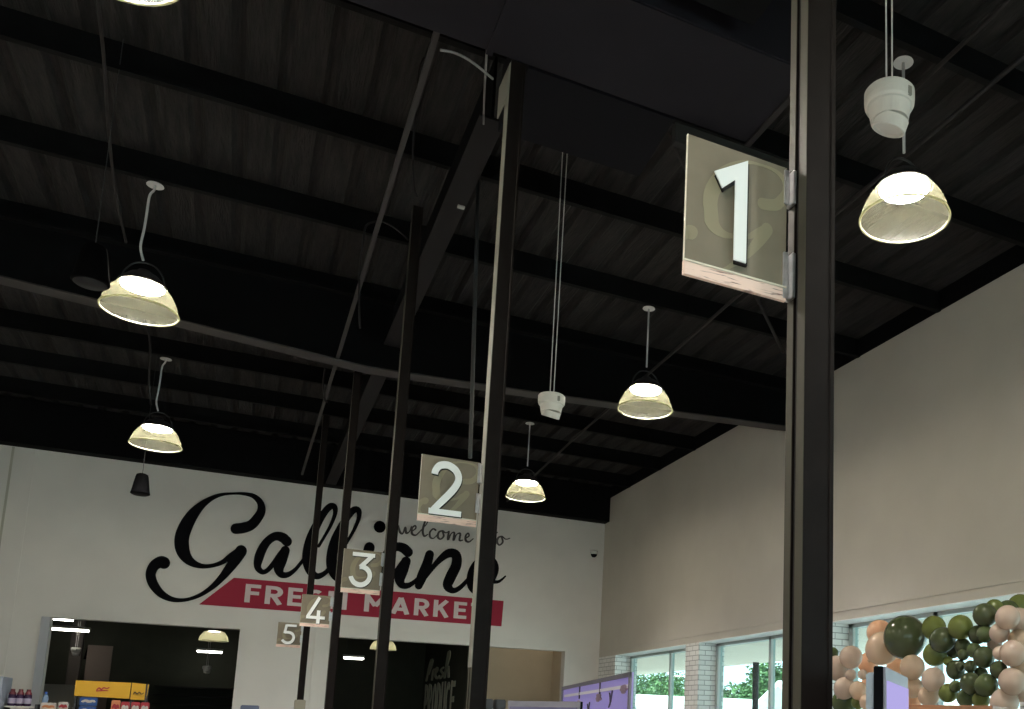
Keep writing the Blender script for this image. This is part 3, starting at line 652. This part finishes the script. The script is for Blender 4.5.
p = onD(76, 650, 21.0); cup_fan(p.x, p.y, p.z, .2, 'tiny white cup fan by the column inside the left opening', 5.5, .6)
p = onD(207, 668, 22.0); cup_fan(p.x, p.y, p.z, .2, 'tiny white cup fan deep in the left opening', 5.5, .6)
# ------------------------------------------------------------------ pendant speakers
def speaker(x, y, z, label, ztop):
    t = thing('pendant_speaker', label, 'speaker', (x, y, z), 'black pendant speakers'); c = Vector((x, y, z))
    lathe(bm := B(), [(0, .30), (.05, .30), (.075, .285), (.085, .25), (.12, .03), (.128, .0), (.12, -.01), (.0, -.012)], c, 32); obj('body', bm, M_spk, t, smooth=True)
    lathe(bm := B(), [(.112, -.012), (.10, -.022), (0, -.026)], c, 32); obj('grille', bm, mat('grille', (.012, .012, .014), .6, spec=.2), t, smooth=True)
    obj('cable', tube(B(), [(x, y, z+.3), (x, y, ztop)], .004, 6), M_bwire, t)
    return t
speaker(-1.235, 7.96, 4.81, 'black pendant speaker beside the large left lamp', 6.86)
speaker(-1.46, 15.5, 4.78, 'small black pendant speaker left of the script G', 6.86)
p = onD(90, 655, 22.5); speaker(p.x, p.y, p.z-.1, 'black pendant speaker just inside the left opening', 5.5)

# ================================================================== LOWER LEFT: shelf, bottles, chip display
def sub(x0, x1, y0, y1, z0, z1, m, name, t, bev=.004): o = obj(name, box(B(), x0, x1, y0, y1, z0, z1, bev), m, t); return o
M_rack = mat('rack_dark', (.03, .03, .032), .5)
t = thing('wall_shelf', 'white shelf on dark brackets at the lower left holding three bottles', 'shelf', (-2.9, 17.5, 1.6))
sub(-3.05, -2.62, 17.35, 17.65, 1.625, 1.645, M_wplast, 'board', t); sub(-2.66, -2.62, 17.3, 17.7, 0, 1.68, M_rack, 'upright', t); sub(-3.07, -3.03, 17.3, 17.7, 0, 1.62, M_rack, 'upright', t)
def bottle(x, y, z, label):
    t = thing('juice_bottle', label, 'bottle', (x, y, z), 'dark juice bottles'); c = Vector((x, y, z))
    lathe(bm := B(), [(0, 0), (.045, 0), (.05, .01), (.05, .16), (.042, .19), (.022, .215), (.02, .23), (0, .23)], c, 20); obj('body', bm, mat('purple_juice', (.03, .012, .05), .2), t, smooth=True)
    lathe(bm := B(), [(.0515, .04), (.0515, .12)], c, 20); obj('label', bm, mat('bottle_label', (.38, .33, .45), .6), t, smooth=True)
    lathe(bm := B(), [(0, .26), (.028, .26), (.03, .225), (.048, .19), (.045, .175)], c, 20); obj('cap', bm, mat('dark_red_cap', (.14, .02, .03), .4), t, smooth=False)
for k in range(3): bottle(-2.99+k*.1, 17.5, 1.645, 'purple juice bottle with a dark red cap, ' + ['leftmost', 'middle', 'rightmost'][k] + ' of the three on the shelf')
t = thing('drinks_cooler', 'pale grey framed drinks cooler at the lower left edge', 'cooler', (-3.4, 17.4, 0))
sub(-3.75, -3.13, 17.2, 17.8, 0, 2.0, mat('cooler_dark', (.02, .03, .04), .3), 'cabinet', t); bm = B(); box(bm, -3.13, -3.075, 17.15, 17.85, 0, 2.08); box(bm, -3.75, -3.13, 17.15, 17.2, 2.0, 2.08); obj('frame', bm, mat('cooler_frame', (.34, .38, .46), .4), t)
# chip display
t = thing('snack_display', 'snack display stand with a yellow header in front of the left opening', 'display stand', (-1.72, 17.4, 0))
bm = B()
for x in (-2.16, -1.42, -1.22): box(bm, x-.012, x+.012, 17.35, 17.37, 0, 2.06); box(bm, x-.012, x+.012, 17.68, 17.7, 0, 2.06)
for z in (.2, .7, 1.2, 1.55): box(bm, -2.16, -1.2, 17.35, 17.7, z-.01, z)
obj('rack', bm, M_rack, t)
M_yel = mat('header_yellow', (.62, .34, .015), .5)
bm = B(); prism(bm, [(-2.18, 17.33, 1.83), (-1.44, 17.33, 1.81), (-1.44, 17.33, 2.065), (-2.18, 17.33, 2.07)], (0, .03, 0)); obj('header', bm, M_yel, t)
bm = B(); prism(bm, [(-1.425, 17.33, 1.80), (-1.21, 17.36, 1.80), (-1.19, 17.36, 2.05), (-1.425, 17.33, 2.065)], (0, .03, 0)); obj('header', bm, M_yel, t)
bm = B(); mp = lambda u, v: Vector((u, 17.327, v))
for s in ([(-1.89, 1.93, .008), (-1.86, 1.965, .01), (-1.83, 1.94, .01), (-1.80, 1.97, .01), (-1.76, 1.96, .008), (-1.73, 1.975, .008)], [(-1.89, 1.915, .008), (-1.80, 1.925, .01), (-1.74, 1.925, .006)]): stroke(bm, s, mp, Vector((0, -.004, 0)))
obj('header_script', bm, mat('header_red', (.40, .03, .03), .5), t)
bm = B(); mp = lambda u, v: Vector((u, 17.325, v))
stroke(bm, [(-1.39, 1.885, .006), (-1.37, 1.92, .008), (-1.34, 1.89, .008), (-1.31, 1.92, .008), (-1.28, 1.89, .008), (-1.25, 1.91, .006)], mp, Vector((0, -.004, 0))); obj('header_script', bm, mat('header_dark', (.10, .06, .02), .5), t)
def packet(x, y, z, w_, h, m1, m2, label, cat, nm, group):
    t = thing(nm, label, cat, (x, y, z), group)
    box(bm := B(), x-w_/2, x+w_/2, y, y+.08, z, z+h, .01); obj('pack', bm, m1, t)
    mp = lambda u, v: Vector((x+(u-.5)*w_, y-.002, z+v*h)); bm = B()
    stroke(bm, [(.2, .5, .1), (.35, .62, .13), (.55, .5, .14), (.75, .6, .12), (.85, .5, .08)], mp, Vector((0, -.003, 0))); obj('print', bm, m2, t)
m_blue = mat('pack_blue', (.02, .07, .25), .4); m_redp = mat('pack_red', (.35, .02, .03), .4); m_wp = mat('pack_white', (.5, .45, .42), .5); m_or = mat('pack_orange', (.55, .2, .08), .5)
packet(-1.98, 17.3, 1.68, .23, .13, m_blue, m_wp, 'blue snack carton on the stand, upper of two', 'carton', 'snack_carton', 'blue snack cartons'); packet(-1.98, 17.3, 1.54, .23, .13, m_blue, m_wp, 'blue snack carton on the stand, lower of two', 'carton', 'snack_carton', 'blue snack cartons')
packet(-1.61, 17.3, 1.56, .12, .22, m_or, m_redp, 'yellowish snack bag between the blue cartons and the red bags', 'bag', 'snack_bag', 'snack bags')
for k, x in enumerate((-1.48, -1.34, -1.21)): packet(x, 17.28, 1.56, .12, .2, m_redp, m_wp, 'red snack bag on the stand, ' + ['left', 'middle', 'right'][k] + ' of three', 'bag', 'snack_bag', 'snack bags')
tag(obj('display_table', box(B(), -2.66+.05, -2.24, 17.3, 17.7, 0, 1.58, .01), M_rack), 'dark plinth under the small cartons left of the snack stand', 'plinth')
packet(-2.49, 17.3, 1.58, .2, .13, m_wp, m_or, 'white and orange carton beside the blue water bottle', 'carton', 'snack_carton', 'small cartons'); packet(-2.30, 17.3, 1.58, .13, .15, m_wp, m_redp, 'white carton with a red mark left of the snack stand', 'carton', 'snack_carton', 'small cartons')
p = Vector((-2.575, 17.55, 1.58)); t = thing('water_bottle', 'clear blue water bottle by the corner of the left opening', 'bottle', p)
lathe(bm := B(), [(0, 0), (.04, 0), (.042, .2), (.02, .26), (0, .27)], p, 16); obj('body', bm, mat('water_blue', (.22, .32, .48), .15), t, smooth=True); lathe(bm := B(), [(0, .30), (.018, .30), (.018, .26)], p, 12); obj('cap', bm, mat('cap_blue', (.03, .10, .4), .4), t)

# ================================================================== CHECKOUTS, MONITORS
M_counter = mat('counter_grey', (.10, .10, .10), .5, noise=.1)
def monitor(c, wdt, hgt, ang, label, lit, thick=.05):
    """c = top centre of the screen; ang = direction the screen faces (radians, 0 = towards -Y)"""
    t = thing('monitor', label, 'monitor', (c.x, c.y, .95), None); Rm = Matrix.Rotation(ang, 4, 'Z')
    def place(bm): bmesh.ops.transform(bm, matrix=Matrix.Translation((c.x, c.y, 0)) @ Rm, verts=bm.verts); return bm
    z1 = c.z; z0 = z1-hgt; W2 = wdt/2
    bm = B(); box(bm, -W2, W2, 0, .005, z0, z1, .001); obj('bezel', place(bm), mat('bezel_grey', (.22, .21, .25), .5), t)
    bm = B(); box(bm, -W2+.015, W2-.015, -.003, 0, z0+.02, z1-.03); obj('screen', place(bm), emis('screen_'+lit, {'lavender': (.36, .32, .62), 'grey': (.16, .15, .22)}[lit], 1.35 if lit == 'lavender' else .9), t)
    bm = B(); box(bm, -W2-.001, W2+.001, .005, .026, z0-.002, z1+.001, .002); obj('body', place(bm), M_black, t)
    bm = B(); box(bm, -W2+.012, W2-.012, .026, .045, z0+.012, z1-.012, .004); obj('back_shell', place(bm), mat('back_grey', (.35, .40, .46), .35), t)
    bm = B(); box(bm, -.03, .03, .045, .08, .96, z0+.15); box(bm, -.12, .12, -.02, .14, .95, .965, .004); obj('stand', place(bm), M_black, t)
def checkout(x0, x1, y0, y1, label):
    t = thing('checkout_counter', label, 'counter', ((x0+x1)/2, (y0+y1)/2, 0), 'checkout counters')
    box(bm := B(), x0, x1, y0, y1, 0, .9, .01); obj('body', bm, M_counter, t); box(bm := B(), x0-.02, x1+.02, y0-.02, y1+.02, .9, .95, .01); obj('top', bm, M_post, t)
checkout(1.42, 2.1, 1.2, 2.9, 'checkout counter beside the nearest post'); checkout(1.35, 2.03, 4.2, 6.2, 'checkout counter beside the second post')
a = onD(885.5, 666, 2.0); b = onD(908, 678, 2.38); monitor((a+b)/2, (b.xy-a.xy).length, .33, math.atan2(b.y-a.y, b.x-a.x), 'monitor with a lavender screen seen from its edge in front of the balloons', 'lavender')
a = onD(508, 699.5, 4.85); b = onD(580, 703, 4.65); monitor((a+b)/2, (b-a).length, .32, math.atan2(b.y-a.y, b.x-a.x), 'grey monitor at the bottom edge beside the second post', 'grey')
a = onD(250, 706, 12); tag(obj('price_display', box(B(), a.x-.11, a.x+.11, a.y, a.y+.04, 1.45, a.z+.01, .01), mat('display_blue', (.12, .14, .24), .4)), 'small blue framed display at the bottom edge under sign 5', 'display')
checkout(a.x-.3, a.x+.3, a.y-.3, a.y+.4, 'checkout counter under the small blue display'); 
a = onD(498, 705, 6.5); t = thing('goods_rack', 'rack of small dark goods left of the grey monitor', 'rack', (a.x, a.y, 0)); box(bm := B(), a.x-.2, a.x+.08, a.y, a.y+.25, 0, 1.69, .01); obj('rack', bm, M_rack, t)
for k in range(3): box(bm := B(), a.x-.18+k*.09, a.x-.11+k*.09, a.y+.05, a.y+.15, 1.69, 1.72+.02*(k % 2+k), .006); obj('pack', bm, [mat('pack_dull_red', (.12, .03, .02), .6), M_rack, M_rack][k], t)
# lavender printed banner
sc = .75; L_ = EYE+(onD(563, 687, 17.8)-EYE)*sc; R_ = EYE+(onD(632, 671.5, 12.2)-EYE)*sc; R_.z = L_.z = 2.13
t = thing('printed_banner', 'lavender printed banner with tufts and line drawings in the corner by the windows', 'banner', ((L_.x+R_.x)/2, (L_.y+R_.y)/2, 0))
ux = (R_-L_); ux.z = 0; n_ = Vector((-ux.y, ux.x, 0)).normalized()
if n_.dot(EYE-L_) < 0: n_ = -n_
bmp = lambda u, v: L_+ux*u+Vector((0, 0, -v))
bm = B(); prism(bm, [bmp(0, 0), bmp(1, 0), bmp(1, 1.5), bmp(0, 1.5)], -n_*.02); obj('sheet', bm, sheer('lavender_sheet', (.66, .58, .97), .5, 0, .02), t)
bm = B(); prism(bm, [bmp(0, .0), bmp(1, .0), bmp(1, .045), bmp(0, .045)], n_*.02); prism(bm, [bmp(.985, 0), bmp(1, 0), bmp(1, 2.1), bmp(.985, 2.1)], n_*.02); prism(bm, [bmp(0, 0), bmp(.012, 0), bmp(.012, 2.1), bmp(0, 2.1)], n_*.02); obj('frame', bm, mat('banner_frame', (.20, .19, .24), .5), t)
bm = B(); prism(bm, [bmp(.05, .12), bmp(.97, .12), bmp(.97, .155), bmp(.05, .155)], n_*.01); obj('white_line', bm, mat('line_white', (.9, .88, .95), .5), t)
bm = B(); fl = B(); q = n_*.012
for k, (u, v) in enumerate(((.06, .35), (.33, .27), (.63, .22), (.93, .16), (.2, .95), (.5, .75), (.75, .62), (.12, .7))):
    for j in range(5):
        an = 2.4*j+k; stroke(fl, [(u+.028*math.cos(an)*.5, v+.05*math.sin(an)*.5, .020), (u+.028*math.cos(an)*.6, v+.05*math.sin(an)*.6, .020)], bmp, q, smooth=False)
for (u, v) in ((.2, .3), (.47, .28), (.77, .18), (.88, .55)):
    bm = B(); stroke(bm, [(u+.03, v-.02, .003), (u+.015, v+.10, .003)], bmp, q); stroke(bm, [(u, v, .003), (u+.012, v+.10, .003), (u-.005, v+.16, .003)], bmp, q); obj('line_drawing', bm, mat('line_dark', (.09, .07, .12), .6), t)
for u in (.33, .64): obj('seam', stroke(B(), [(u, .0, .004), (u, .2, .004)], bmp, q, smooth=False), mat('line_dark', (.09, .07, .12), .6), t)
obj('printed_tuft', fl, mat('tuft_pink', (.45, .32, .42), .6), t)
# wooden hutch below the balloons
a = onD(912, 706.5, 6.9); b = onD(992, 704, 6.6)
t = thing('wooden_display_case', 'reddish wooden case under the balloon garland', 'case', ((a.x+b.x)/2, (a.y+b.y)/2, 0)); z1 = (a.z+b.z)/2
M_red_wood = mat('red_wood', (.36, .16, .08), .5, noise=.2, nscale=4, stretch=(1, 1, 6))
dv = (b-a); dv.z = 0; nn = Vector((-dv.y, dv.x, 0)).normalized(); nn = nn if nn.y > 0 else -nn
pp = lambda u, w_, z: Vector((a.x, a.y, z))+dv*u+nn*w_
bm = B(); prism(bm, [pp(0, 0, 0), pp(1, 0, 0), pp(1, .4, 0), pp(0, .4, 0)], (0, 0, z1-.04)); obj('body', bm, M_red_wood, t)
bm = B(); prism(bm, [pp(-.02, -.03, z1-.04), pp(1.02, -.03, z1-.04), pp(1.02, .43, z1-.04), pp(-.02, .43, z1-.04)], (0, 0, .04)); obj('top', bm, M_red_wood, t)

# ================================================================== BALLOONS
def balloonmat(name, col, tr):
    M = bpy.data.materials.new(name); M.use_nodes = True; n = M.node_tree; n.nodes.clear()
    o = n.nodes.new('ShaderNodeOutputMaterial'); p = n.nodes.new('ShaderNodeBsdfPrincipled'); tl = n.nodes.new('ShaderNodeBsdfTranslucent'); mx = n.nodes.new('ShaderNodeMixShader')
    p.inputs['Base Color'].default_value = (*col, 1); p.inputs['Roughness'].default_value = .09; tl.inputs[0].default_value = (*[min(1, c*1.1) for c in col], 1); mx.inputs[0].default_value = tr
    n.links.new(p.outputs[0], mx.inputs[1]); n.links.new(tl.outputs[0], mx.inputs[2]); n.links.new(mx.outputs[0], o.inputs[0]); return M
BM = {'dark green': balloonmat('balloon_dark_green', (.060, .074, .034), .15), 'olive green': balloonmat('balloon_olive', (.17, .20, .055), .35), 'green': balloonmat('balloon_green', (.075, .10, .038), .2),
      'peach': balloonmat('balloon_peach', (.66, .50, .37), .4), 'backlit peach': balloonmat('balloon_backlit', (.82, .54, .37), .5), 'blush': balloonmat('balloon_blush', (.60, .47, .38), .35)}  # brighter copy of peach, window light from behind put into its colour
BAL = [  # px, py, radius px, colour, what sets it apart (front ones first)
 (905.3, 636.7, 21.5, 'dark green', 'the biggest balloon, above the lavender monitor'),
 (942.8, 639.8, 13, 'dark green', 'just right of the biggest green balloon'),
 (984.8, 615, 12, 'dark green', 'top of the green cluster below the window head'),
 (983.8, 656.8, 10.8, 'dark green', 'right side of the green cluster, beside the blush column'),
 (970.9, 682.8, 11, 'dark green', 'lower left of the pair above the wooden case'),
 (986.3, 684.9, 11.6, 'green', 'lower right of the pair above the wooden case'),
 (963, 654.7, 6, 'dark green', 'tiny one in the heart of the green cluster'),
 (960, 665.4, 5.5, 'dark green', 'tiniest of the green cluster, left of its centre'),
 (970.5, 666.4, 6.3, 'dark green', 'small one at the centre of the green cluster'),
 (955.5, 686.3, 6, 'green', 'small one at the lower left of the green cluster'),
 (974, 650, 7.5, 'green', 'small one in the upper part of the green cluster'),
 (985, 633.6, 8.6, 'green', 'under the top dark green balloon'),
 (1007.8, 617, 12, 'blush', 'top left of the blush column'), (1013, 653, 13, 'blush', 'middle of the blush column at right'), (1012, 681, 13.5, 'blush', 'third down the blush column'),
 (1004.7, 702, 14, 'blush', 'bottom of the blush column at the image edge'), (999.6, 632.6, 10, 'blush', 'left bulge of the blush column, second down'), (994.5, 643, 7.5, 'blush', 'small one on the left of the blush column'),
 (999.6, 653, 7, 'blush', 'small one left of the middle blush balloon'), (995.5, 691, 4.6, 'blush', 'tiny one between the green pair and the bottom blush balloon'),
 (1019, 620, 12.5, 'blush', 'right one at the top of the blush column'), (1019, 640, 11, 'peach', 'tucked inside the blush column below its top pair'), (1022, 667, 10, 'peach', 'at the right edge of the picture in the blush column'), (1022, 692, 9.5, 'blush', 'at the right edge near the bottom'),
 (998.6, 669.5, 8.8, 'dark green', 'between the green cluster and the blush column'),
 (978, 634.6, 9.5, 'dark green', 'left of the one under the top green balloon'), (962.7, 646, 8, 'dark green', 'upper left of the green cluster'), (955.5, 669.5, 9.5, 'dark green', 'left edge of the green cluster'),
 (953.5, 651, 7, 'dark green', 'small one linking the green cluster to its left pair'), (981, 673.6, 6.8, 'dark green', 'small one above the green pair'),
 (948.3, 693, 9.5, 'olive green', 'bottom left of the green cluster'), (965.8, 698, 9.2, 'green', 'bottom middle of the green cluster'), (981, 700, 8.8, 'olive green', 'bottom right of the green cluster, behind the pair'), (948, 661, 5, 'olive green', 'small pale green one left of the cluster'),
 (935.4, 654, 12, 'olive green', 'below the second biggest green balloon'), (934, 627.5, 12, 'olive green', 'behind the top right of the biggest balloon'), (960.6, 627, 12.3, 'olive green', 'alone against the bright window'),
 (994.5, 608, 9, 'olive green', 'peeping behind the top dark green balloon'), (1008, 611, 11, 'green', 'behind the top of the blush column'), (1020, 606, 12, 'olive green', 'at the right edge under the window head'),
 (882.7, 648, 16.5, 'peach', 'large one left of the biggest green balloon'), (879.6, 632.6, 13, 'backlit peach', 'glowing one behind the large peach balloon'),
 (912.4, 667, 12.5, 'peach', 'below the biggest green balloon'), (933.4, 679, 11.8, 'blush', 'right of the monitor in the peach group'), (912.4, 687, 10.5, 'peach', 'right beside the monitor edge'), (928.8, 696, 10.8, 'peach', 'just above the wooden case at left'),
 (896, 667, 9.5, 'backlit peach', 'glowing one behind the top of the monitor'), (912, 701, 9.5, 'backlit peach', 'lowest one beside the monitor'),
 (851, 657, 11.5, 'blush', 'top of the left group beside the first post'), (844.8, 688, 11, 'blush', 'lower front of the left group'), (862.6, 674.4, 5, 'blush', 'tiny right one in the flower of the left group'), (851, 674.6, 5.5, 'blush', 'tiny left one in the flower of the left group'),
 (836.5, 667.5, 12, 'blush', 'against the edge of the first post'), (858, 690, 9, 'peach', 'right front of the left group'), (868, 663, 10.5, 'backlit peach', 'glowing one between the left group and the large peach balloon'),
 (871.4, 684, 10, 'backlit peach', 'glowing one left of the monitor'), (868, 702, 8.5, 'peach', 'bottom one left of the monitor'), (844.8, 701, 12.5, 'green', 'bottom of the left group'), (858, 702, 6.8, 'olive green', 'small one at the bottom of the left group'), (832.5, 653, 6, 'green', 'small one at the top left beside the first post')]
placed = []
def balloon(c, r, col, label):
    bm = B(); prof = []
    for k in range(0, 15):
        a = math.pi*k/15; rr = math.sin(a); zz = math.cos(a); zz = zz*(1.0 if zz > 0 else 1.10); prof.append((rr*r, zz*r))
    prof += [(.06*r, -1.13*r), (.10*r, -1.2*r), (0, -1.17*r)]; prof[0] = (0, r)
    ax = Vector((random.uniform(-.5, .5), random.uniform(-.9, .1), random.uniform(.2, 1))).normalized()
    R = Vector((0, 0, 1)).rotation_difference(ax).to_matrix()
    if ray(0, 0).dot(Vector((1, 0, 0))) and random.random() < .0: R = Matrix.Identity(3)
    lathe(bm, prof, c, 28, tilt=R)
    tag(obj('balloon', bm, BM[col], None, loc=c, smooth=True), label, 'balloon', 'balloon garland')
for px, py, rp, col, nm in BAL:
    s = 6.05 if col != 'backlit peach' else 6.4
    while True:
        c = onX(px, py, s); dep = (c-EYE).dot(_f); r = rp/FPX*dep*1.0
        if c.x+r*1.02 > 7.06 and s > 6.0: break
        if all((c-q).length > (r+qr)*.90 for q, qr in placed): break
        s += .02
    if c.x + r > 7.08 and c.y: pass
    placed.append((c, r)); balloon(c, r, col, col + ' balloon, ' + nm)
